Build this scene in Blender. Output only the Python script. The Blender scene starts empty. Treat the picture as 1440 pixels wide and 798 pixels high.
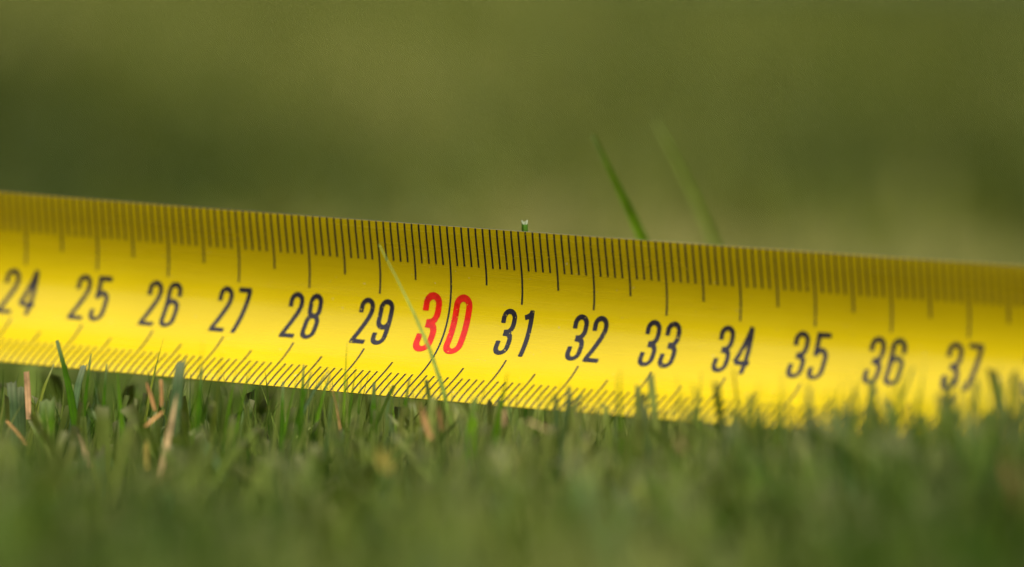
import bpy, math
import numpy as np

C = bpy.context.scene
COL = C.collection
rng = np.random.default_rng(7)
R = math.radians

# ------------------------------------------------------------------ camera
PITCH, ROLL = R(3.5), R(1.5)
F_PX, W_PX, H_PX = 11762.6247, 1440.0, 798.0
FOCUS, FSTOP = 0.9985, 10.2
f_ = np.array([0, math.cos(PITCH), -math.sin(PITCH)])
r0 = np.array([1.0, 0, 0]); u0 = np.array([0, math.sin(PITCH), math.cos(PITCH)])
RIGHT = math.cos(ROLL) * r0 + math.sin(ROLL) * u0
UP = -math.sin(ROLL) * r0 + math.cos(ROLL) * u0
BACK = -f_
ROT = np.stack([RIGHT, UP, BACK], 1)
AIM = np.array([0, 0, 0.0412])               # the point one metre in front of the lens
CAM = AIM - f_ * 1.0
cam_d = bpy.data.cameras.new("camera")
cam = bpy.data.objects.new("camera", cam_d); COL.objects.link(cam)
from mathutils import Matrix
cam.matrix_world = Matrix([[*ROT[i], CAM[i]] for i in range(3)] + [[0, 0, 0, 1]])
cam_d.sensor_width = 36.0
cam_d.lens = 36.0 * F_PX / W_PX
cam_d.clip_start, cam_d.clip_end = 0.02, 2000
cam_d.dof.use_dof = True
cam_d.dof.focus_distance = FOCUS
cam_d.dof.aperture_fstop = FSTOP
C.camera = cam

# ------------------------------------------------------------------ sky and sun (bright overcast afternoon)
SUN_EL, SUN_AZ = R(62), R(165)               # azimuth clockwise from +Y: high behind the camera
w = bpy.data.worlds.new("World"); C.world = w; w.use_nodes = True
nt = w.node_tree; bg = nt.nodes["Background"]
sky = nt.nodes.new("ShaderNodeTexSky"); sky.sky_type = 'NISHITA'; sky.sun_disc = False
sky.sun_elevation, sky.sun_rotation = SUN_EL, SUN_AZ
sky.air_density, sky.dust_density, sky.ozone_density = 1.0, 4.0, 1.0
hs = nt.nodes.new("ShaderNodeHueSaturation"); hs.inputs["Saturation"].default_value = 0.22
nt.links.new(sky.outputs[0], hs.inputs["Color"]); nt.links.new(hs.outputs[0], bg.inputs[0])
bg.inputs[1].default_value = 0.10
sun_d = bpy.data.lights.new("sun", 'SUN'); sun = bpy.data.objects.new("sun", sun_d); COL.objects.link(sun)
sun_d.energy, sun_d.angle, sun_d.color = 1.5, R(25), (1.0, 0.94, 0.85)
sd = np.array([math.sin(SUN_AZ) * math.cos(SUN_EL), math.cos(SUN_AZ) * math.cos(SUN_EL), math.sin(SUN_EL)])
from mathutils import Vector
sun.rotation_euler = Vector(sd).to_track_quat('Z', 'Y').to_euler()
sun.location = (0.5, -1, 2)
C.view_settings.view_transform = 'Standard'; C.view_settings.look = 'None'
C.view_settings.exposure, C.view_settings.gamma = 1.15, 1.0
C.cycles.max_bounces = 8

# ------------------------------------------------------------------ helpers
def to_world(p):                              # camera frame (metres) -> world
    return CAM + np.asarray(p) @ ROT.T

def at_px(x, y, z):                           # point seen at photo pixel (x, y), z metres from the lens
    return to_world([(x - 720) / F_PX * z, -(y - 399) / F_PX * z, -z])

def link(o, parent=None):
    COL.objects.link(o)
    if parent: o.parent = parent
    return o

def tag(o, label=None, cat=None, group=None, kind=None):
    for k, v in (("label", label), ("category", cat), ("group", group), ("kind", kind)):
        if v: o[k] = v
    return o

def mesh_obj(name, verts, faces, mats, parent=None, base=(0, 0, 0), smooth=True, fmat=None, tint=None):
    me = bpy.data.meshes.new(name)
    verts = np.asarray(verts, float) - np.asarray(base)
    me.from_pydata(verts.tolist(), [], [list(map(int, f)) for f in faces])
    for m in (mats if isinstance(mats, (list, tuple)) else [mats]): me.materials.append(m)
    if fmat is not None: me.polygons.foreach_set("material_index", np.asarray(fmat, np.int32))
    if smooth: me.polygons.foreach_set("use_smooth", np.ones(len(me.polygons), bool))
    if tint is not None:
        a = me.color_attributes.new("tint", 'FLOAT_COLOR', 'POINT')
        a.data.foreach_set("color", np.c_[tint, np.ones(len(tint))].astype(np.float32).ravel())
    me.update()
    o = bpy.data.objects.new(name, me)
    link(o, parent)
    if not parent: o.location = base
    return o

def quad_mesh(name, verts, quads, mat, tint):  # big arrays, quads only
    me = bpy.data.meshes.new(name)
    me.vertices.add(len(verts)); me.vertices.foreach_set("co", np.asarray(verts, np.float32).ravel())
    q = np.asarray(quads, np.int32)
    me.loops.add(q.size); me.loops.foreach_set("vertex_index", q.ravel())
    me.polygons.add(len(q)); me.polygons.foreach_set("loop_start", np.arange(0, q.size, 4, dtype=np.int32))
    me.polygons.foreach_set("use_smooth", np.ones(len(q), bool))
    a = me.color_attributes.new("tint", 'FLOAT_COLOR', 'POINT')
    a.data.foreach_set("color", np.c_[tint, np.ones(len(tint))].astype(np.float32).ravel())
    me.materials.append(mat); me.update(calc_edges=True)
    return link(bpy.data.objects.new(name, me))

# ------------------------------------------------------------------ materials
def new_mat(name):
    m = bpy.data.materials.new(name); m.use_nodes = True
    return m, m.node_tree, m.node_tree.nodes["Principled BSDF"]

def N(t, kind, **kw):
    n = t.nodes.new(kind)
    for k, v in kw.items():
        if hasattr(n, k): setattr(n, k, v)
        else: n.inputs[k].default_value = v
    return n

def ramp(t, src, stops):
    r = t.nodes.new("ShaderNodeValToRGB"); e = r.color_ramp.elements
    e[0].position, e[0].color = stops[0][0], (*stops[0][1], 1)
    e[1].position, e[1].color = stops[-1][0], (*stops[-1][1], 1)
    for p, c in stops[1:-1]:
        q = e.new(p); q.color = (*c, 1)
    t.links.new(src, r.inputs[0]); return r

def lacquer_mat():                            # yellow enamel under a clear nylon film, faintly drawn lengthwise, a little dusty
    m, t, p = new_mat("yellow_enamel")
    tc = N(t, "ShaderNodeTexCoord")
    n1 = N(t, "ShaderNodeTexNoise", Scale=90.0, Detail=5.0)
    t.links.new(tc.outputs["Object"], n1.inputs["Vector"])
    c = ramp(t, n1.outputs[0], [(0.3, (0.57, 0.42, 0.002)), (0.7, (0.62, 0.465, 0.003))])
    dust = N(t, "ShaderNodeTexNoise", Scale=1900.0, Detail=2.0)
    t.links.new(tc.outputs["Object"], dust.inputs["Vector"])
    dk = ramp(t, dust.outputs[0], [(0.735, (0,) * 3), (0.77, (0.6,) * 3)])
    mx = N(t, "ShaderNodeMix", data_type='RGBA'); mx.inputs[7].default_value = (0.62, 0.55, 0.30, 1)
    t.links.new(dk.outputs[0], mx.inputs[0]); t.links.new(c.outputs[0], mx.inputs[6])
    t.links.new(mx.outputs[2], p.inputs["Base Color"])
    uv = N(t, "ShaderNodeUVMap", uv_map="along"); mp = N(t, "ShaderNodeMapping")
    mp.inputs["Scale"].default_value = (0.22, 9.0, 1.0); t.links.new(uv.outputs[0], mp.inputs[0])
    st = N(t, "ShaderNodeTexNoise", Scale=1.0, Detail=6.0, Roughness=0.65); t.links.new(mp.outputs[0], st.inputs["Vector"])
    rr = ramp(t, st.outputs[0], [(0.3, (0.15,) * 3), (0.72, (0.34,) * 3)])
    t.links.new(rr.outputs[0], p.inputs["Roughness"])
    b = N(t, "ShaderNodeBump", Strength=0.09, Distance=0.0003)
    t.links.new(st.outputs[0], b.inputs["Height"]); t.links.new(b.outputs[0], p.inputs["Normal"])
    p.inputs["IOR"].default_value = 1.52
    return m

def ink_mat(name, c):
    m, t, p = new_mat(name)
    tc = N(t, "ShaderNodeTexCoord")
    n = N(t, "ShaderNodeTexNoise", Scale=1500.0, Detail=4.0)
    t.links.new(tc.outputs["Object"], n.inputs["Vector"])
    cc = ramp(t, n.outputs[0], [(0.3, tuple(x * .8 for x in c)), (0.8, tuple(x * 1.25 + .004 for x in c))])
    n3 = N(t, "ShaderNodeTexNoise", Scale=2600.0, Detail=2.0)      # pin-holes and rubbed specks in the print
    t.links.new(tc.outputs["Object"], n3.inputs["Vector"])
    k3 = ramp(t, n3.outputs[0], [(0.70, (0,) * 3), (0.73, (1,) * 3)])
    mx = N(t, "ShaderNodeMix", data_type='RGBA'); mx.inputs[7].default_value = (0.55, 0.42, 0.02, 1)
    t.links.new(k3.outputs[0], mx.inputs[0]); t.links.new(cc.outputs[0], mx.inputs[6])
    t.links.new(mx.outputs[2], p.inputs["Base Color"])
    p.inputs["Roughness"].default_value = 0.24; p.inputs["IOR"].default_value = 1.52
    return m

def steel_mat():
    m, t, p = new_mat("bare_steel_edge")
    n = N(t, "ShaderNodeTexNoise", Scale=900.0)
    c = ramp(t, n.outputs[0], [(0.3, (0.10, 0.105, 0.10)), (0.7, (0.17, 0.175, 0.165))])
    t.links.new(c.outputs[0], p.inputs["Base Color"])
    p.inputs["Metallic"].default_value = 0.6; p.inputs["Roughness"].default_value = 0.45
    return m

def blade_mat(name, rough, trans, transl=(1.0, 1.2, 0.25), spec=0.05, lo=0.7):
    m, t, p = new_mat(name)
    a = N(t, "ShaderNodeVertexColor", layer_name="tint")
    tc = N(t, "ShaderNodeTexCoord")
    n = N(t, "ShaderNodeTexNoise", Scale=420.0, Detail=3.0)
    t.links.new(tc.outputs["Object"], n.inputs["Vector"])
    k = ramp(t, n.outputs[0], [(0.25, (lo,) * 3), (0.8, (2 - lo,) * 3)])
    mx = N(t, "ShaderNodeMix", data_type='RGBA', blend_type='MULTIPLY'); mx.inputs[0].default_value = 1
    t.links.new(a.outputs[0], mx.inputs[6]); t.links.new(k.outputs[0], mx.inputs[7])
    t.links.new(mx.outputs[2], p.inputs["Base Color"])
    p.inputs["Roughness"].default_value = rough
    p.inputs["Specular IOR Level"].default_value = spec
    tr = N(t, "ShaderNodeBsdfTranslucent")
    m2 = N(t, "ShaderNodeMix", data_type='RGBA', blend_type='MULTIPLY'); m2.inputs[0].default_value = 1
    t.links.new(mx.outputs[2], m2.inputs[6]); m2.inputs[7].default_value = (*transl, 1)
    t.links.new(m2.outputs[2], tr.inputs["Color"])
    sh = N(t, "ShaderNodeMixShader"); sh.inputs[0].default_value = trans
    t.links.new(p.outputs[0], sh.inputs[1]); t.links.new(tr.outputs[0], sh.inputs[2])
    t.links.new(sh.outputs[0], t.nodes["Material Output"].inputs["Surface"])
    return m

def ground_mat():
    m, t, p = new_mat("lawn_soil")
    tc = N(t, "ShaderNodeTexCoord")
    n = N(t, "ShaderNodeTexNoise", Scale=2.2, Detail=8.0, Roughness=0.6)
    t.links.new(tc.outputs["Object"], n.inputs["Vector"])
    c = ramp(t, n.outputs[0], [(0.3, (0.030, 0.050, 0.008)), (0.5, (0.060, 0.082, 0.014)), (0.7, (0.095, 0.095, 0.026))])
    n2 = N(t, "ShaderNodeTexNoise", Scale=160.0, Detail=6.0)
    t.links.new(tc.outputs["Object"], n2.inputs["Vector"])
    k = ramp(t, n2.outputs[0], [(0.3, (0.4,) * 3), (0.75, (1.3,) * 3)])
    mx = N(t, "ShaderNodeMix", data_type='RGBA', blend_type='MULTIPLY'); mx.inputs[0].default_value = 1
    t.links.new(c.outputs[0], mx.inputs[6]); t.links.new(k.outputs[0], mx.inputs[7])
    t.links.new(mx.outputs[2], p.inputs["Base Color"]); p.inputs["Roughness"].default_value = 0.95
    b = N(t, "ShaderNodeBump", Strength=0.8, Distance=0.004)
    t.links.new(n2.outputs[0], b.inputs["Height"]); t.links.new(b.outputs[0], p.inputs["Normal"])
    return m

M_YEL, M_STEEL = lacquer_mat(), steel_mat()
M_BLACK = ink_mat("black_ink", (0.020, 0.017, 0.022)); M_RED = ink_mat("red_ink", (0.60, 0.014, 0.003))
M_GRASS = blade_mat("green_blade", 0.55, 0.3)
M_DRY = blade_mat("dry_blade", 0.7, 0.2, (1.0, 0.9, 0.6), lo=0.4)
M_GROUND = ground_mat()

# ------------------------------------------------------------------ ground
def build_ground():
    n = 90
    g = np.linspace(-1, 1, n); g = np.sign(g) * np.abs(g) ** 3 * 150
    X, Y = np.meshgrid(g, g + 0.5)
    rr = np.hypot(X, Y)
    Z = 0.0035 * np.sin(X * 41) * np.cos(Y * 37) * np.exp(-rr / 3) - 0.002
    v = np.c_[X.ravel(), Y.ravel(), Z.ravel()]
    i = np.arange(n * n).reshape(n, n)
    q = np.stack([i[:-1, :-1], i[:-1, 1:], i[1:, 1:], i[1:, :-1]], -1).reshape(-1, 4)
    tag(mesh_obj("ground", v, q, M_GROUND), "dark soil of the lawn showing between the grass blades", None, None, "structure")
build_ground()

# ------------------------------------------------------------------ unseen trees added behind the camera for the tape's gloss to mirror
def build_unseen_trees():
    rg = np.random.default_rng(3)
    V, T = [], []
    for k, az in enumerate(np.arange(150, 345, 11)):
        d = 13 + rg.uniform(-1.5, 2); a = R(az + rg.uniform(-3, 3)); ht = rg.uniform(6.0, 8.5)
        n = 2600; p = rg.normal(0, 1, (n, 3)); p /= np.linalg.norm(p, axis=1)[:, None]; p *= rg.uniform(.35, 1, (n, 1)) ** .4
        p = p * [1.9, 1.9, ht * .5] + [math.sin(a) * d, math.cos(a) * d, ht * .52]
        p += 0.35 * np.sin(p[:, [1, 2, 0]] * 2.7 + k)
        e1, e2 = rg.normal(0, .17, (n, 3)), rg.normal(0, .17, (n, 3))
        V.append(np.stack([p - e1, p + e2, p + e1, p - e2], 1).reshape(-1, 3))
        T.append(np.repeat(np.array([0.035, 0.06, 0.015]) * rg.uniform(.6, 1.5, (n, 1)), 4, 0))
    V, T = np.vstack(V), np.vstack(T)
    tag(quad_mesh("unseen_treeline", V, np.arange(len(V)).reshape(-1, 4), M_GRASS, T), "unseen dark leafy trees added behind the camera for the tape gloss to mirror", None, None, "stuff")
build_unseen_trees()

# ------------------------------------------------------------------ measuring tape
# Lengthwise curve and cross-section (cm): a 25 mm concave steel tape lying on its edge, bending towards the camera.
TA, TM, TU, TV = 0.547361499, 0.0762688717, 628.337809, 318.155859
TH = (0.399423117, 2.6126924, -0.232942339, -6.05284275); TW = 2.50987882
B1, B2, M1 = 0.0312887519, -0.205145154, -0.00971409314
SS = np.arange(8, 56.001, 0.05)
def tape_frames():
    ds = np.clip(SS, 22, 39.5) - 30.5
    aa = TA + B1 * ds * .1 + B2 * ds * ds * .01; mm = TM + M1 * ds * .1
    L = np.stack([np.cos(aa) * np.cos(mm), -np.cos(aa) * np.sin(mm), np.sin(aa)], -1)
    up = np.zeros_like(L); up[:, 1] = 1; up -= (up * L).sum(1)[:, None] * L; up /= np.linalg.norm(up, axis=1)[:, None]
    n = np.cross(L, up)
    P = np.vstack([np.zeros(3), np.cumsum((L[1:] + L[:-1]) * .025, axis=0)])
    P = P - P[np.argmin(abs(SS - 30))] + np.array([(TU - 720) / F_PX * 100, -(TV - 399) / F_PX * 100, -100.0])
    return P, up, n
TP, TUP, TN = tape_frames()
VV = np.linspace(0, TW, 400); tt = VV / TW - .5
TTH = TH[0] + TH[1] * tt + TH[2] * tt ** 2 + TH[3] * tt ** 3
TCU = np.concatenate([[0], np.cumsum(-(np.cos(TTH)[1:] + np.cos(TTH)[:-1]) * .5 * (VV[1] - VV[0]))])
TCN = np.concatenate([[0], np.cumsum((np.sin(TTH)[1:] + np.sin(TTH)[:-1]) * .5 * (VV[1] - VV[0]))])
def tape_pt(s, v, off=0.0):                   # s, v, off in cm -> world metres (off = out of the printed face)
    s, v = np.broadcast_arrays(np.asarray(s, float), np.asarray(v, float))
    g = lambda A: np.stack([np.interp(s, SS, A[:, k]) for k in range(3)], -1)
    th = np.interp(v, VV, TTH)
    u = np.interp(v, VV, TCU) + off * np.sin(th); n = np.interp(v, VV, TCN) + off * np.cos(th)
    return to_world((g(TP) + g(TUP) * u[..., None] + g(TN) * n[..., None]) / 100)

tape_base = tape_pt(30.5, TW) * np.array([1, 1, 0])
tape = bpy.data.objects.new("measuring_tape", None); tape.empty_display_size = 0.02
link(tape); tape.location = tape_base
tag(tape, "yellow steel measuring tape with black and red numerals standing on edge in the grass", "measuring tape")

def build_strip():
    s = np.arange(9, 55.01, 0.2); v = np.linspace(0, TW, 41); th = 0.012
    S, V = np.meshgrid(s, v, indexing='ij')
    front, back = tape_pt(S, V), tape_pt(S, V, -th)
    ns, nv = S.shape; n = ns * nv
    verts = np.vstack([front.reshape(-1, 3), back.reshape(-1, 3)] * 2)   # second copy: the edges keep their own normals
    i = np.arange(n).reshape(ns, nv); faces, fm = [], []
    for a in range(ns - 1):
        for b in range(nv - 1):
            q = (i[a, b], i[a, b + 1], i[a + 1, b + 1], i[a + 1, b])
            faces.append(q); fm.append(0); faces.append(tuple(x + n for x in q[::-1])); fm.append(0)
        for b in (0, nv - 1):
            q = tuple(x + 2 * n for x in (i[a, b], i[a + 1, b], i[a + 1, b] + n, i[a, b] + n))
            faces.append(q if b == 0 else q[::-1]); fm.append(1)
    for a in (0, ns - 1):
        for b in range(nv - 1):
            q = (i[a, b], i[a, b] + n, i[a, b + 1] + n, i[a, b + 1]); faces.append(q if a == 0 else q[::-1]); fm.append(1)
    o = mesh_obj("steel_strip", verts, faces, [M_YEL, M_STEEL], tape, tape_base, fmat=fm)
    me = o.data; uvl = me.uv_layers.new(name="along")
    li = np.empty(len(me.loops), np.int32); me.loops.foreach_get("vertex_index", li)
    uvs = np.stack([S.ravel(), V.ravel()], 1); uvl.data.foreach_set("uv", uvs[li % n].astype(np.float32).ravel())
    for p in me.polygons:
        if p.material_index == 1: p.use_smooth = False
build_strip()

OFF = 0.0022
def ribbon(s, v0, v1, wd):
    k = max(3, int((v1 - v0) / 0.06) + 2)
    v = np.linspace(v0, v1, k)
    a, b = tape_pt(np.full(k, s - wd / 2), v, OFF), tape_pt(np.full(k, s + wd / 2), v, OFF)
    vs = np.stack([a, b], 1).reshape(-1, 3)
    return vs, [(2 * i, 2 * i + 2, 2 * i + 3, 2 * i + 1) for i in range(k - 1)]

def build_ticks():
    far_v, far_f = [], []
    for mmv in range(180, 431):
        s = mmv / 10
        if mmv % 10 == 0: ln = 0.9
        elif mmv % 5 == 0: ln = 0.7
        else: ln = 0.49
        wd = 0.0255
        rows = [(0.0, TW)] if mmv == 300 else [(0.0, ln), (TW - ln * 0.97, TW)]
        for v0, v1 in rows:
            vs, fs = ribbon(s, v0 + (0.004 if v0 == 0 else 0), v1 - (0.004 if v1 == TW else 0), wd)
            if 236 <= mmv <= 382:
                mesh_obj("tick_mark", vs, fs, M_BLACK, tape, tape_base)
            else:
                k = sum(len(x) for x in far_v); far_v.append(vs); far_f += [tuple(i + k for i in f) for f in fs]
    o = mesh_obj("tick_mark_run", np.vstack(far_v), far_f, M_BLACK, tape, tape_base); o["kind"] = "stuff"
build_ticks()

# digits: strokes -> signed field -> one clean sheet each
def arc(cx, cy, rx, ry, a0, a1, n=14):
    a = np.radians(np.linspace(a0, a1, n)); return [(cx + rx * math.cos(x), cy + ry * math.sin(x)) for x in a]
def glyph(ch, W, H, k):
    h = k / 2; L, Rr, B, T = h, W - h, h, H - h; c = W / 2; r = (Rr - L) / 2; ry = r * 1.15
    top = arc(c, T - ry, r, ry, 180, 0); bot = arc(c, B + ry, r, ry, 0, -180)
    sx, sy = W / 2.0, H / 6.0
    if ch == '0': return [top + [(Rr, B + ry)] + bot + [(L, T - ry)] + top[:2]]
    if ch == '1': return [[(W * .80 - h, 0), (W * .80 - h, H)], [(W * .78 - h, T - .12 * sy), (W * .55 - h * .6, H * .875), (W * .22, H * .845)]]
    if ch == '2': return [[(L, 4.15 * sy)] + top + [(Rr, 4.55 * sy), (Rr - .06 * sx, 4.15 * sy), (Rr - .25 * sx, 3.55 * sy), (c, 2.45 * sy), (L + .25 * sx, 1.25 * sy), (L + .06 * sx, .75 * sy), (L, .2 * sy)], [(0, B), (W, B)]]
    if ch == '3': return [[(L, 4.25 * sy)] + top + [(Rr, 4.3 * sy), (Rr - .05 * sx, 3.85 * sy), (Rr - .22 * sx, 3.45 * sy), (Rr - .5 * sx, 3.18 * sy), (.62 * sx, 3.12 * sy)],
                          [(.62 * sx, 2.98 * sy), (Rr - .4 * sx, 2.95 * sy), (Rr - .15 * sx, 2.7 * sy), (Rr - .03 * sx, 2.35 * sy), (Rr, 2.0 * sy)] + bot + [(L, 2.0 * sy)]]
    if ch == '4': return [[(W * .74, H), (L - .02, 1.6 * sy)], [(0.02, 1.55 * sy), (W, 1.55 * sy)], [(W * .73, H), (W * .73, 0)]]
    if ch == '5': return [[(.45 * sx, T), (W, T)], [(L + .2 * sx, H), (L + .1 * sx, 3.2 * sy)], [(L + .06 * sx, 3.15 * sy), (L + .3 * sx, 3.62 * sy)] + arc(c, 3.9 * sy - ry, r, ry, 115, 0) + [(Rr, B + ry)] + bot + [(L, 1.75 * sy)]]
    if ch == '6': return [[(Rr, 4.2 * sy)] + top[::-1] + [(L, B + ry)] + bot[::-1] + [(Rr, 3.6 * sy - ry)] + arc(c, 3.6 * sy - ry, r, ry, 0, 170)]
    if ch == '7': return [[(0, T), (W - .03, T)], [(Rr - .02, H - k * .6), (W * .33, 0)]]
    if ch == '8':
        u, l = 0.9, 1.0
        return [arc(c, T - ry, r * u, ry, 180, 0) + [(c + r * u, 4.05 * sy)] + arc(c, 4.0 * sy, r * u, .82 * sy, 0, -180) + [(c - r * u, T - ry)] + arc(c, T - ry, r * u, ry, 180, 150, 3),
                arc(c, 2.35 * sy, r, .9 * sy, 180, 0) + [(Rr, B + ry)] + bot + [(L, 2.35 * sy)] + arc(c, 2.35 * sy, r, .9 * sy, 180, 150, 3)]
    if ch == '9': return [[(L, 1.75 * sy)] + bot[::-1] + [(Rr, T - ry)] + top[::-1] + [(L, 2.5 * sy + ry)] + arc(c, 2.5 * sy + ry, r, ry, 180, 350)]

def field(strokes, k, X, Y):
    d = np.full(X.shape, 9.0)
    for st in strokes:
        P = np.array(st)
        for i in range(len(P) - 1):
            a, b = P[i], P[i + 1]; e = b - a; l2 = e @ e
            if l2 < 1e-12: continue
            t = ((X - a[0]) * e[0] + (Y - a[1]) * e[1]) / l2
            tc = np.clip(t, 0, 1)
            q = np.hypot(X - a[0] - tc * e[0], Y - a[1] - tc * e[1]) - k / 2
            l = math.sqrt(l2)
            if i == 0: q = np.maximum(q, -t * l)
            if i == len(P) - 2: q = np.maximum(q, (t - 1) * l)
            d = np.minimum(d, q)
    return d

def glyph_mesh(ch, W, H, k, cell):
    nx, ny = int(W / cell) + 5, int(H / cell) + 5
    x = (np.arange(nx) - 2) * cell; y = (np.arange(ny) - 2) * cell
    X, Y = np.meshgrid(x, y, indexing='ij'); D = field(glyph(ch, W, H, k), k, X, Y)
    verts, vid, faces = [], {}, []
    def vert(key, p):
        if key not in vid: vid[key] = len(verts); verts.append(p)
        return vid[key]
    for i in range(nx - 1):
        for j in range(ny - 1):
            cs = [(i, j), (i + 1, j), (i + 1, j + 1), (i, j + 1)]; ds = [D[c] for c in cs]
            if min(ds) >= 0: continue
            poly = []
            for a in range(4):
                c0, c1, d0, d1 = cs[a], cs[(a + 1) % 4], ds[a], ds[(a + 1) % 4]
                if d0 < 0: poly.append(vert(c0, (x[c0[0]], y[c0[1]])))
                if (d0 < 0) != (d1 < 0):
                    t = d0 / (d0 - d1); key = (min(c0, c1), max(c0, c1))
                    poly.append(vert(key, (x[c0[0]] + t * (x[c1[0]] - x[c0[0]]), y[c0[1]] + t * (y[c1[1]] - y[c0[1]]))))
            if len(poly) >= 3: faces.append(poly)
    return np.array(verts), faces

GL = {}
def build_numerals():
    for num in range(18, 44):
        red = num % 10 == 0
        H, Wd, k = (0.785, 0.262, 0.086) if red else (0.61, 0.212, 0.0635)
        vt = 0.83 if red else 0.957
        x0 = (-0.372, 0.055) if red else (-0.254, 0.019)
        V, Fc = [], []
        for ch, xo in zip(str(num), x0):
            key = (ch, red)
            if key not in GL: GL[key] = glyph_mesh(ch, Wd, H, k, 0.0115)
            gv, gf = GL[key]; b = sum(len(a) for a in V)
            V.append(tape_pt(num + xo + gv[:, 0], vt + H - gv[:, 1], OFF + 0.0008)); Fc += [[b + i for i in f] for f in gf]
        o = mesh_obj("numeral", np.vstack(V), Fc, M_RED if red else M_BLACK, tape, tape_base)
        if 24 <= num <= 37: o["label"] = ("red" if red else "black") + f" numeral {num} printed on the tape"
build_numerals()

# ------------------------------------------------------------------ grass
# keep the lawn out of the steel: horizontal distance from the tape as a function of height
sT = np.arange(9, 55.01, 0.1)
TOPW, BOTW = tape_pt(sT, 0), tape_pt(sT, TW)
prof_v = np.linspace(0, TW, 40)
PROF = tape_pt(np.full(40, 30.5), prof_v); _b = tape_pt(30.5, TW)
_ax = tape_pt(31.5, TW) - tape_pt(29.5, TW); _ax[2] = 0; _ax /= np.linalg.norm(_ax); NRM = np.array([_ax[1], -_ax[0], 0])
if NRM[1] > 0: NRM = -NRM                    # towards the camera
PN = (PROF - _b) @ NRM; PZ = PROF[:, 2] - _b[2]
_o = np.argsort(PZ); PZs, PNs = PZ[_o], PN[_o]
def clear_tape(x, y, z, margin=0.0012):
    """x,y,z (n, rows) of blade centre lines -> mask of blades that would cut through the tape."""
    j = np.clip(np.searchsorted(BOTW[:, 0], x), 1, len(sT) - 1)
    bx, by, bz = BOTW[j, 0], BOTW[j, 1], BOTW[j, 2]
    d = (x - bx) * NRM[0] + (y - by) * NRM[1]; zz = z - bz
    nt_ = np.interp(zz, PZs, PNs); side = d - nt_
    hi = (zz > -0.001) & (zz < 0.0275)
    front = (side > margin) | ~hi; behind = (side < -margin) | ~hi
    inx = (x.mean(1) > BOTW[0, 0]) & (x.mean(1) < BOTW[-1, 0])
    return ~(front.all(1) | behind.all(1)) & inx, bz[:, 0]

def blades(x, y, h, lx, ly, wd, yaw, cut, rows, fold, tint, tipc, bend=2.0, taper=None):
    """arrays of n blades -> verts, quads, tint"""
    n = len(x); t = np.r_[np.linspace(0, .94, rows - 1), 1.0][None, :]
    cx = x[:, None] + lx[:, None] * t ** bend; cy = y[:, None] + ly[:, None] * t ** bend
    cz = h[:, None] * (t - 0.0) * (1 - 0.12 * t * np.hypot(lx, ly)[:, None] / np.maximum(h[:, None], 1e-4)) - 0.002
    wp = np.where(cut[:, None], 0.9 + 0.25 * np.sin(t * 2.6) - 0.22 * t, np.clip((1 - t ** 2.6), 0.06, 1) * (0.85 + 0.3 * t))
    hw = wd[:, None] * wp * 0.5
    dx, dy = np.cos(yaw)[:, None], np.sin(yaw)[:, None]
    tw = 0.5 * t
    ddx, ddy = dx * np.cos(tw) - dy * np.sin(tw), dy * np.cos(tw) + dx * np.sin(tw)
    cols = []
    slant = (np.sin(x * 9e4) * 0.6)[:, None] * np.where(cut[:, None], 1, 0) * (t > 0.999)
    if fold:
        fx, fy = -ddy * hw * 0.55, ddx * hw * 0.55
        cols = [(cx - ddx * hw, cy - ddy * hw, cz + slant * hw), (cx + fx, cy + fy, cz), (cx + ddx * hw, cy + ddy * hw, cz - slant * hw)]
    else:
        cols = [(cx - ddx * hw, cy - ddy * hw, cz), (cx + ddx * hw, cy + ddy * hw, cz)]
    m = len(cols)
    V = np.stack([np.stack(c, -1) for c in cols], 2)      # n, rows, m, 3
    base = (np.arange(n) * rows * m)[:, None, None]
    rr, cc = np.meshgrid(np.arange(rows - 1), np.arange(m - 1), indexing='ij')
    a = (rr * m + cc)[None]
    Q = np.stack([base + a, base + a + 1, base + a + m + 1, base + a + m], -1).reshape(-1, 4)
    wtip = np.clip((t - 0.945) / 0.055, 0, 1)[..., None, None] * np.where(cut, 1, 0.15)[:, None, None, None]
    col = tint[:, None, None, :] * (1 - wtip) + tipc[:, None, None, :] * wtip
    col = np.broadcast_to(col, (n, rows, m, 3))
    return V.reshape(-1, 3), Q, col.reshape(-1, 3), (cx, cy, cz)

PATCHES = [  # x, y (m), half widths, drier (+) or lusher (-); lens vignette and pale haze painted in too
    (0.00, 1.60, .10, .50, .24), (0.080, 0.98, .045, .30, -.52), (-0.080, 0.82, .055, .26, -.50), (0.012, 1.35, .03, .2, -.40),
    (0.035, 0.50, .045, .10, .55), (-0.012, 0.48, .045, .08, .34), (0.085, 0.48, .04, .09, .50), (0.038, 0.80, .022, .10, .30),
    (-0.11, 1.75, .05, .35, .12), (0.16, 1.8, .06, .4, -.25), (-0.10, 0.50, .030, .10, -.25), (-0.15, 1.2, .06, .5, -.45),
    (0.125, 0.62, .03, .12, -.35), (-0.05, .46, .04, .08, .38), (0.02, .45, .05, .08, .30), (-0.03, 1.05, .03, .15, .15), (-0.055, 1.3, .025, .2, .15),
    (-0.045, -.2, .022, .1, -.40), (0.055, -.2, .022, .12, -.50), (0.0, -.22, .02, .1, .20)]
def patchy(x, y):                             # lush-to-worn drifts of the lawn plus the painted vignette and haze, 0..1
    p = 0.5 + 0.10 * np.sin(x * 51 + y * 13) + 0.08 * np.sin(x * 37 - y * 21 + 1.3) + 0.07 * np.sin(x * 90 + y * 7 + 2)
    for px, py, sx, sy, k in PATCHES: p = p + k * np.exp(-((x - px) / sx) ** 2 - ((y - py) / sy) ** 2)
    return p + 0.2 * np.sin(x * 9 + 3 * np.sin(y * 2.2)) * np.clip((np.hypot(x, y * .4) - .4) / .3, 0, 1)

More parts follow.
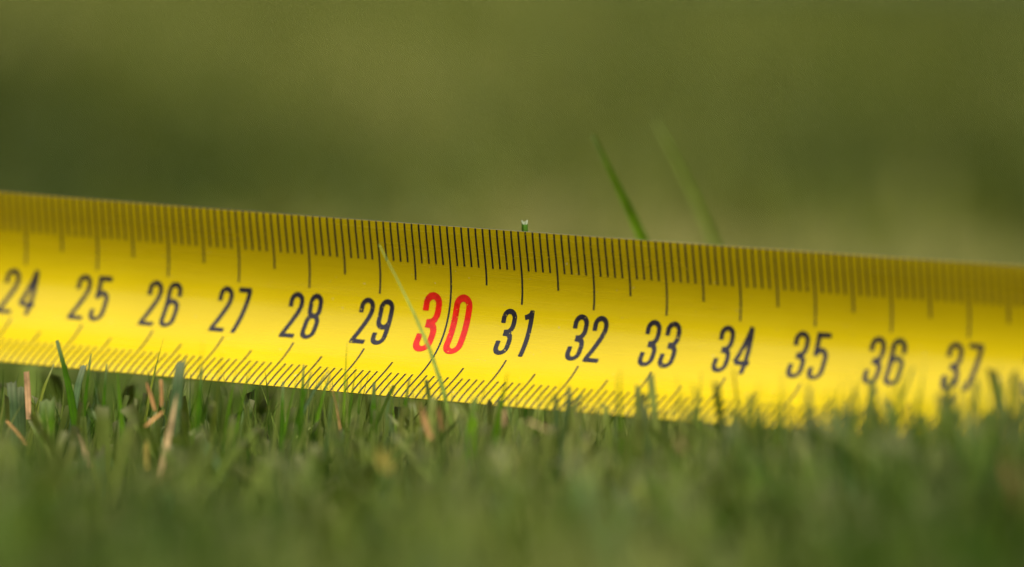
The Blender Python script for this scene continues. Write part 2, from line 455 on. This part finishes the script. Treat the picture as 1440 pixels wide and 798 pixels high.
def smooth(t):
    t = np.clip(t, 0, 1); return t * t * (3 - 2 * t)

def tints(n, x, y, rg):
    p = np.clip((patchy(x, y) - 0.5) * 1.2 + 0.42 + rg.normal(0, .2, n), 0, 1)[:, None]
    f = smooth((y - .15) / .35)[:, None]       # the worn, drier lawn starts behind the tape
    mix = lambda near, far: np.array(near) * (1 - f) + np.array(far) * f
    a, m, b = mix([.042, .088, .008], [.042, .060, .007]), mix([.180, .230, .042], [.180, .200, .030]), mix([.28, .27, .08], [.36, .32, .11])
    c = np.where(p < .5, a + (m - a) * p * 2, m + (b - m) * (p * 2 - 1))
    grey = (rg.random(n) < .07)[:, None]
    c = np.where(grey, np.array([0.11, 0.17, 0.055]), c)
    return c * rg.uniform(.75, 1.3, (n, 1))

def lawn(name, label, x0, x1, y0, y1, dens, hm, wm, rows, fold, seed, skip=None, sd=.16, lean=.32):
    rg = np.random.default_rng(seed)
    n = int((x1 - x0) * (y1 - y0) * 1e4 * dens)
    x, y = rg.uniform(x0, x1, n), rg.uniform(y0, y1, n)
    if skip is not None:
        k = skip(x, y); x, y = x[k], y[k]; n = len(x)
    h = np.clip(rg.normal(hm, hm * sd, n), hm * .4, hm * 1.26) * (0.93 + 0.14 * patchy(x * 2.3, y * 1.9)) \
        * (1 + 0.36 * smooth((-y - 0.055) / 0.15) + 0.27 * smooth((x - 0.012) / 0.05) * smooth((0.02 - y) / 0.07) * (1 - 0.5 * smooth((-y - .1) / .1)))
    ln = np.abs(rg.normal(0, lean, n)) * h; la = rg.uniform(0, 2 * np.pi, n)
    wd = np.clip(rg.normal(wm, wm * .32, n), wm * .35, wm * 1.55)
    yaw = rg.uniform(0, 2 * np.pi, n); cut = rg.random(n) < .55
    lx, ly = ln * np.cos(la), ln * np.sin(la)
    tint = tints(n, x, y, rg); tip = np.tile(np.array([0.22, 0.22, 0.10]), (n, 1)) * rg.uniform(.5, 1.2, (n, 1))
    args = (wd, yaw, cut, rows, fold, tint, tip)
    if abs(y0) < 0.5:
        V, Q, T, (cx, cy, cz) = blades(x, y, h, lx, ly, *args)
        bad, bz = clear_tape(cx, cy, cz)
        h2 = np.where(bad, np.minimum(h, (bz - 0.0035) * rg.uniform(.7, 1, n)), h)
        lx, ly = np.where(bad, lx * .6, lx), np.where(bad, ly * .6, ly)
        h = h2
        wd[bad] *= .7
    V, Q, T, _ = blades(x, y, h, lx, ly, *args)
    return tag(quad_mesh(name, V, Q, M_GRASS, T), label, None, None, "stuff")

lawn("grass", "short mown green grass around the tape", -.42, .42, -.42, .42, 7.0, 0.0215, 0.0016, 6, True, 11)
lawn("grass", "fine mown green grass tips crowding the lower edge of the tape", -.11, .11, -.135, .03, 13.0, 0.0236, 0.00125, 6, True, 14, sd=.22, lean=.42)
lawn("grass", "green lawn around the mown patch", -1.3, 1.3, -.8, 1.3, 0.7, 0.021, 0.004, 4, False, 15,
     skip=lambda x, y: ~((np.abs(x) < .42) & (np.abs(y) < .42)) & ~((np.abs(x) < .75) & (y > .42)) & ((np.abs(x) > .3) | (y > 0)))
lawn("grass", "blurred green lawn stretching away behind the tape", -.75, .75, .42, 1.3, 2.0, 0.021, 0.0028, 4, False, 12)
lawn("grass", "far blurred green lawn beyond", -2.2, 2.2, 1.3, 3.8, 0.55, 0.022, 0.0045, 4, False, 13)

# blade tips that lean over the tape's lower edge, thicker towards the right
def fringe():
    rg = np.random.default_rng(31); n = 2700
    x = -.075 + .155 * rg.random(n) ** .72; d = rg.uniform(.0015, .034, n)
    by, bz = np.interp(x, BOTW[:, 0], BOTW[:, 1]), np.interp(x, BOTW[:, 0], BOTW[:, 2])
    y = by - d; g = smooth((x + .005) / .06)
    h = bz - .0035 * d / .034 + np.clip(rg.normal(.0006, .0028, n), -.006, .0042) + g * (.0026 + rg.uniform(0, .005, n)) + .0016 * smooth((x + .05) / .04)
    lx, ly = rg.normal(.001, .0042, n), rg.normal(0, .0015, n)
    wd = rg.uniform(.0004, .00105, n); yaw = rg.normal(0, .5, n)
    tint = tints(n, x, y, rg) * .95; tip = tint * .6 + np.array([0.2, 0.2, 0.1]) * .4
    args = (wd, yaw, rg.random(n) < .15, 8, True, tint, tip)
    _, _, _, (cx, cy, cz) = blades(x, y, h, lx, ly, *args)
    bad, _ = clear_tape(cx, cy, cz); k = ~bad
    V, Q, T, _ = blades(x[k], y[k], h[k], lx[k], ly[k], *[a[k] if isinstance(a, np.ndarray) else a for a in args])
    tag(quad_mesh("grass", V, Q, M_GRASS, T), "thin grass tips reaching up over the lower edge of the tape", None, None, "stuff")
fringe()

# dead thatch lying between the blades
def thatch():
    rg = np.random.default_rng(21); n = 9000
    x, y = rg.uniform(-.3, .3, n), rg.uniform(-.3, .25, n)
    ln = rg.uniform(.008, .028, n); a = rg.uniform(0, 2 * np.pi, n); h = rg.uniform(.004, .0165, n) * (1 + .3 * smooth((-y - .03) / .16))
    wd = rg.uniform(.0004, .0012, n); tint = np.array([0.36, 0.23, 0.10]) * rg.uniform(.5, 1.2, (n, 1)) * np.where(rg.random((n, 1)) < .3, [[.7, .62, .5]], [[1, 1, 1]])
    V, Q, T, _ = blades(x, y, h, ln * np.cos(a), ln * np.sin(a), wd, rg.uniform(0, 6.28, n), rg.random(n) < .5, 4, False, tint, tint * 1.1, bend=1.4)
    tag(quad_mesh("thatch", V, Q, M_DRY, T), "tan dead thatch scattered among the green grass", None, None, "stuff")
thatch()

# ------------------------------------------------------------------ single blades and straws that can be told apart
_cl = (tape_pt(sT, TW) - CAM) @ ROT            # lip of the tape in the camera frame
LIPX = 720 + F_PX * _cl[:, 0] / -_cl[:, 2]; LIPZ = -_cl[:, 2]
def lip_depth(x): return float(np.interp(x, LIPX, LIPZ))

def spline(P, n):
    P = np.asarray(P, float); d = np.r_[0, np.cumsum(np.linalg.norm(np.diff(P, axis=0), axis=1))]; d /= d[-1]
    t = np.linspace(0, 1, n); out = np.stack([np.interp(t, d, P[:, k]) for k in range(3)], 1)
    for _ in range(2):
        out[1:-1] = (out[:-2] + 2 * out[1:-1] + out[2:]) / 4
    return out

GREENS = {"dark": (0.045, 0.115, 0.003), "mid": (0.080, 0.170, 0.006), "bright": (0.14, 0.26, 0.012), "pale": (0.30, 0.40, 0.10),
          "grey": (0.075, 0.125, 0.045), "olive": (0.16, 0.19, 0.02)}
STRAWS = {"orange": (0.46, 0.25, 0.085), "tan": (0.44, 0.31, 0.14), "brown": (0.30, 0.17, 0.06), "pink": (0.50, 0.30, 0.14), "yellow": (0.5, 0.38, 0.08), "cream": (0.72, 0.62, 0.42)}

def single(name, label, cat, group, pts, front, wpx, color, tip="round", root=True, turn=0.25, mat=None, foot=None):
    """pts: where the blade runs in the photo, tip first; front: cm in front of the tape's lip at each end (tip, foot)."""
    zs = np.linspace(front[0], front[1], len(pts))
    P = [at_px(x, y, lip_depth(pts[-1][0]) - d / 100) for (x, y), d in zip(pts, zs)]
    if root:
        a, b = P[-2], P[-1]; e = (b - a) / max(np.linalg.norm(b - a), 1e-6)
        k = (b[2] + 0.002); P.append(b + np.array([np.clip(e[0], -.5, .5) * k * .7, e[1] * k * .4, -k]))
    Q = spline(P, 12)[::-1]                   # foot -> tip
    t = np.linspace(0, 1, 12); wz = wpx / F_PX * np.linalg.norm(P[0] - CAM)
    wp = {"round": np.clip((1 - t ** 9), .35, 1), "point": np.clip(1 - t ** 3.5, .08, 1), "cut": np.ones(12), "slant": np.ones(12)}[tip] * (0.82 + .22 * np.sin(t * 2.7))
    side = RIGHT * math.cos(turn) + np.array([0, 1, 0]) * math.sin(turn); nrm = np.array([-side[1], side[0], 0])
    hw = (wz * wp / 2)[:, None]
    sl = np.zeros((12, 3)); sl[-1, 2] = wz * (0.45 if tip == "slant" else 0.12)
    rows = np.stack([Q - side * hw - sl, Q - side * hw * .5 + nrm * hw * .3, Q + nrm * hw * .45, Q + side * hw * .5 + nrm * hw * .3, Q + side * hw + sl], 1)
    if tip == "cut":                          # mower-torn end: uneven teeth
        rows[-1, :, 2] += np.array([.3, -.25, .2, -.3, .35]) * wz * .35
    base = np.array([Q[0][0], Q[0][1], 0.0])
    V = rows.reshape(-1, 3); F = [(i * 5 + j, i * 5 + j + 1, i * 5 + j + 6, i * 5 + j + 5) for i in range(11) for j in range(4)]
    pal = {**GREENS, **STRAWS}; c = np.array(pal[color]) if isinstance(color, str) else np.array(color)
    cc = c[None] * (0.9 + .2 * t[:, None])
    if foot: cc = np.array(foot)[None] * (1 - t[:, None]) + cc * t[:, None]
    tc = np.repeat(cc, 5, 0)
    if cat == "grass blade" and tip in ("cut", "slant", "round"):
        tc[-5:] = c * .6 + np.array([0.34, 0.33, 0.20]) * .4
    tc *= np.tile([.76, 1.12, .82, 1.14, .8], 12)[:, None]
    o = mesh_obj(name, V, F, mat or (M_DRY if color in STRAWS else M_GRASS), None, base, tint=tc)
    return tag(o, label, cat, group)

GF, GR, GS = "green blades standing in front of the tape", "blurred green blades at the right end of the tape", "dry straws in the grass"
B = lambda label, pts, front, w, c, tip="round", g=GF, **k: single("grass_blade", label, "grass blade", g, pts, front, w, c, tip, **k)
S = lambda label, pts, front, w, c, tip="round", **k: single("dry_straw", label, "straw", GS, pts, front, w, c, tip, **k)
# left, in focus
B("dark green blade with rounded tip leaning left below numeral 24 and 25", [(80, 479), (90, 512), (100, 550), (106, 590)], (2.4, 2.6), 13, "dark")
B("slim dark green blade with rounded tip just below numeral 25", [(128, 498), (123, 530), (118, 575)], (2.4, 2.6), 7, "dark")
B("short dark green blade right of the slim one below numeral 25", [(150, 512), (148, 545), (144, 590)], (2.5, 2.7), 7, "dark")
B("broad pointed green blade between numerals 25 and 26", [(165, 524), (167, 550), (172, 600)], (2.8, 3.0), 15, "mid", "point")
B("grey green blade leaning right at far left under the tape edge", [(76, 512), (62, 540), (50, 575)], (2.0, 2.4), 8, "olive")
B("broad grey green blade with torn flat top at far left edge", [(16, 538), (18, 560), (20, 600)], (2.6, 2.7), 15, "grey", "cut")
B("broad grey green blade with frayed top right of the torn one at far left", [(30, 544), (30, 570), (30, 600)], (2.5, 2.6), 13, "grey", "cut")
B("wide green blade with mown flat pale top near the upright straw", [(66, 563), (66, 585), (66, 620)], (3.0, 3.1), 24, "mid", "cut")
B("pale blade end with white cut tip beside numeral 25", [(118, 514), (108, 530), (104, 565)], (1.9, 2.3), 10, "grey", "cut")
B("soft curved green blade rising just below numeral 26", [(230, 476), (224, 500), (212, 535), (206, 570)], (0.9, 1.2), 7, "olive", "point")
B("thin yellowish blade in front of the scale between 26 and 27", [(286, 478), (284, 500), (278, 540)], (4.0, 3.8), 6, "bright", "point")
B("thin yellowish blade just left of the 27 mark", [(312, 495), (311, 515), (306, 550)], (4.0, 3.8), 7, "olive", "point")
B("broad dark blade with slanted top below numeral 26", [(254, 509), (250, 535), (246, 580)], (2.7, 2.9), 17, "grey", "slant")
B("blunt dark blade right of the broad slanted blade", [(284, 516), (282, 545), (279, 590)], (2.6, 2.8), 9, "dark")
B("slender green blade below numeral 27, nearly upright", [(333, 516), (328, 540), (320, 580)], (2.2, 2.4), 7, "mid", "point")
B("slender green blade right of numeral 27 leaning right", [(355, 507), (347, 535), (336, 580)], (2.2, 2.4), 7, "mid", "point")
B("upright dark green blade below numeral 28", [(427, 513), (426, 535), (424, 580)], (1.4, 1.6), 8, "dark")
B("green blade touching the left side of the upright one below 28", [(422, 518), (414, 545), (402, 590)], (1.5, 1.7), 7, "mid", "point")
B("short dark blade fanning right beside the upright one below 28", [(438, 523), (430, 540), (420, 580)], (1.4, 1.6), 7, "dark")
B("green blade with worn pale tip bending far right below 28", [(463, 521), (446, 536), (430, 556), (418, 590)], (1.3, 1.6), 9, "grey", "round")
B("second green blade with worn tip behind the bent one near 28", [(464, 527), (455, 545), (446, 580)], (1.2, 1.4), 8, "mid")
B("short blunt blade left of the fan of blades below 28", [(398, 537), (398, 555), (397, 590)], (1.6, 1.8), 8, "dark")
# middle, sharp
B("tall thin bright green blade standing left of numeral 29", [(488, 480), (486, 515), (484, 555), (483, 600)], (0.9, 1.1), 6, "bright", "point")
B("dark green blade right of the tall thin one below 29", [(501, 516), (496, 540), (491, 580)], (0.8, 1.0), 8, "dark", "point")
B("small dark green blade below the 9 of numeral 29", [(509, 524), (506, 545), (503, 585)], (0.9, 1.0), 6, "dark", "point")
B("blunt dark stub of grass below and right of numeral 29", [(526, 538), (525, 555), (525, 590)], (0.8, 0.9), 13, "dark")
B("hair thin green blade crossing the scale left of the 30 line", [(543, 522), (548, 545), (555, 585)], (0.5, 0.7), 3.2, "bright", "point")
B("thin dark blade beside the blunt stub below 29", [(537, 540), (534, 560), (530, 590)], (0.8, 0.9), 5, "dark", "point")
B("short green blade with pale tip left of the 30 line's foot", [(576, 532), (571, 550), (566, 590)], (0.8, 0.9), 8, "dark")
B("faint yellow green blade by the foot of the 30 line", [(596, 522), (592, 545), (588, 590)], (2.6, 2.6), 7, "olive", "point")
single("long_grass_blade", "long pale green blade leaning across the red 30", "grass blade", None,
       [(533, 344), (548, 372), (566, 405), (583, 440), (600, 475), (614, 510), (627, 548), (636, 590)], (0.6, 0.9), 8.5, (0.31, 0.40, 0.085), "point", turn=0.5, foot=(0.10, 0.19, 0.01))
B("soft green blade below and left of numeral 31", [(714, 524), (709, 545), (700, 590)], (1.4, 1.4), 20, "mid", "point", GR)
B("soft broad green blade in front of the foot of the 30 line", [(668, 560), (664, 590), (660, 640)], (1.5, 1.5), 26, "bright", "round", GR)
B("dark blurred blade leaning right below numeral 32", [(790, 538), (776, 556), (756, 590)], (0.9, 1.0), 9, "dark", "point", GR)
B("blurred grey green blade left of numeral 32's long mark", [(800, 548), (797, 575), (794, 620)], (1.3, 1.3), 17, "grey", "round", GR)
B("tall blurred blade standing between 32 and 33", [(872, 520), (872, 555), (874, 610)], (1.2, 1.2), 11, "mid", "point", GR)
B("wide blurred green blade right of numeral 33", [(905, 566), (908, 590), (910, 640)], (1.2, 1.2), 18, "grey", "round", GR)
B("thin blurred blade leaning left between 33 and 34", [(974, 539), (979, 565), (986, 620)], (0.9, 0.9), 8, "mid", "point", GR)
B("blurred upright blade below numeral 34", [(1066, 536), (1062, 565), (1058, 620)], (1.5, 1.5), 13, "olive", "point", GR)
B("blurred dark blade between 34 and 35", [(1092, 556), (1090, 585), (1086, 640)], (1.6, 1.6), 16, "dark", "point", GR)
B("blurred grey blade below numeral 35", [(1138, 546), (1138, 575), (1136, 640)], (1.7, 1.7), 16, "grey", "round", GR)
B("blurred dark blade right of numeral 35", [(1166, 546), (1172, 575), (1182, 640)], (1.7, 1.7), 14, "mid", "point", GR)
B("soft grey blade between 35 and 36", [(1194, 562), (1192, 590), (1188, 640)], (1.7, 1.7), 14, "grey", "round", GR)
B("thin soft blade rising to the bottom of the 3 of 36", [(1228, 528), (1226, 570), (1224, 640)], (1.2, 1.2), 7, "olive", "point", GR)
B("thin soft blade in front of the 6 of numeral 36", [(1266, 470), (1266, 530), (1262, 620)], (1.7, 1.6), 9, "mid", "point", GR)
B("dark blurred tuft blade right of numeral 36", [(1292, 535), (1290, 570), (1284, 640)], (1.8, 1.8), 15, "mid", "point", GR)
B("second dark tuft blade right of numeral 36 leaning right", [(1306, 552), (1298, 580), (1288, 640)], (1.9, 1.8), 15, "mid", "point", GR)
B("soft green blade below the 3 of numeral 37", [(1338, 562), (1334, 590), (1326, 650)], (1.7, 1.7), 15, "mid", "point", GR)
B("dark blurred blade rising to the foot of the 7 of 37", [(1378, 522), (1383, 550), (1394, 600), (1400, 650)], (1.6, 1.6), 14, "mid", "point", GR)
B("blurred grey blade at the far right end of the tape", [(1412, 570), (1414, 595), (1418, 650)], (1.8, 1.8), 16, "grey", "round", GR)
B("blurred blade at the right border of the photo", [(1437, 535), (1436, 575), (1434, 650)], (1.9, 1.9), 14, "grey", "round", GR)
# behind the tape
single("tall_grass_blade", "tall dark green blade rising behind the tape above numeral 33", "grass blade", "tall blades behind the tape",
       [(834, 190), (850, 226), (868, 262), (886, 298), (906, 336), (930, 385)], (-5.5, -6.5), 17, (0.15, 0.26, 0.012), "round", turn=0.2)
single("tall_grass_blade", "tall pale blurred blade rising behind the tape above numeral 34", "grass blade", "tall blades behind the tape",
       [(922, 170), (944, 210), (966, 250), (988, 296), (1006, 340), (1024, 390)], (-10.0, -11.0), 12, (0.27, 0.35, 0.06), "round", turn=0.2)

def stub():                                   # hollow stem with a pale mown rim, just behind the top edge at 31
    z = 1.004; top, foot = at_px(737.5, 311, z), at_px(738.5, 335, z); foot2 = np.array([foot[0] + .001, foot[1] + .002, -0.002])
    rr, V, T = 4.3 / F_PX * z, [], []
    rings = [(foot2, rr), (foot, rr), (top * .8 + foot * .2, rr), (top, rr * 1.05), (top - [0, 0, .00002], rr * .72), (top - [0, 0, .0012], rr * .6)]
    cols = [(.05, .12, .01), (.06, .15, .01), (.07, .17, .012), (.42, .44, .30), (.36, .40, .24), (.06, .12, .02)]
    for k, (c, r) in enumerate(rings):
        for a in np.linspace(0, 2 * np.pi, 12, endpoint=False):
            wob = 1 + .12 * math.sin(3 * a)
            V.append(np.array(c) + [r * math.cos(a), r * math.sin(a), (.00012 * math.sin(a * 2 + 1) - .0003 * (math.sin(a) < -.5)) if k in (3, 4) else 0]); T.append(cols[k])
    F = [(k * 12 + i, k * 12 + (i + 1) % 12, (k + 1) * 12 + (i + 1) % 12, (k + 1) * 12 + i) for k in range(5) for i in range(12)]
    base = np.array([foot2[0], foot2[1], 0])
    tag(mesh_obj("cut_grass_stem", V, F, M_GRASS, None, base, tint=np.array(T)), "mown green stem tip with white hollow end peeping above the tape at 31", "grass stem")
stub()

# straws
S("upright orange pink straw at far left below numeral 24", [(37, 523), (39, 550), (40, 580), (40, 590)], (2.6, 2.7), 8.5, "pink", "cut", root=False)
S("dark orange straw leaning left below the tape at 26", [(206, 538), (212, 556), (218, 578)], (2.7, 2.8), 6, "orange", root=False)
S("slim orange straw standing right of the leaning one at 26", [(226, 534), (227, 550), (227, 572)], (2.7, 2.8), 5, "orange", "cut", root=False)
S("short orange straw lying aslant below numeral 26", [(230, 578), (218, 588), (204, 600)], (3.4, 3.6), 6, "orange", root=False)
S("large blurred tan straw leaning right in the front grass below 26", [(249, 552), (242, 590), (232, 635), (220, 684)], (3.8, 4.4), 9.5, "tan", "point", root=False)
S("small orange straw slanting down at the far left", [(9, 592), (22, 606), (38, 626)], (3.6, 3.8), 6, "orange", root=False)
S("tan straw leaning left in the front grass below 25", [(112, 610), (118, 632), (126, 656)], (4.2, 4.4), 6.5, "tan", root=False)
S("brown curled straw beside the tall thin blade at 29", [(465, 538), (468, 552), (474, 566), (477, 582)], (1.2, 1.4), 6, "brown", "point")
S("reddish straw lying flat below numeral 28", [(376, 574), (396, 573), (418, 574)], (2.4, 2.4), 5, "brown", root=False)
S("small yellow straw stuck upright below 26", [(207, 620), (206, 636), (207, 660)], (4.4, 4.4), 6, "yellow", root=False)
S("blurred brown straw below the red 30", [(589, 566), (597, 590), (606, 618)], (2.4, 2.6), 9, "brown", root=False)
S("thin brown straw right of the blurred brown one below 30", [(616, 570), (619, 588), (622, 606)], (2.0, 2.0), 6, "brown", root=False)
S("short tan straw end under the tape edge at 31", [(709, 576), (709, 586), (708, 600)], (1.6, 1.6), 7, "tan", "cut", root=False)
S("pale brown straw lying in the grass below numeral 32", [(742, 592), (756, 598), (772, 606)], (3.0, 3.2), 7, "tan", root=False)
S("blurred yellow fleck of straw low in the grass below 29", [(536, 630), (540, 648), (546, 664)], (7.0, 7.0), 14, "yellow", root=False)
S("blurred brown straw near the right border, low in the grass", [(1418, 640), (1428, 676), (1436, 716)], (8.0, 8.0), 13, "brown", root=False)
S("blurred tan fleck of straw low in the grass below numeral 33", [(952, 614), (957, 624), (962, 634)], (4.5, 4.5), 7, "tan", root=False)
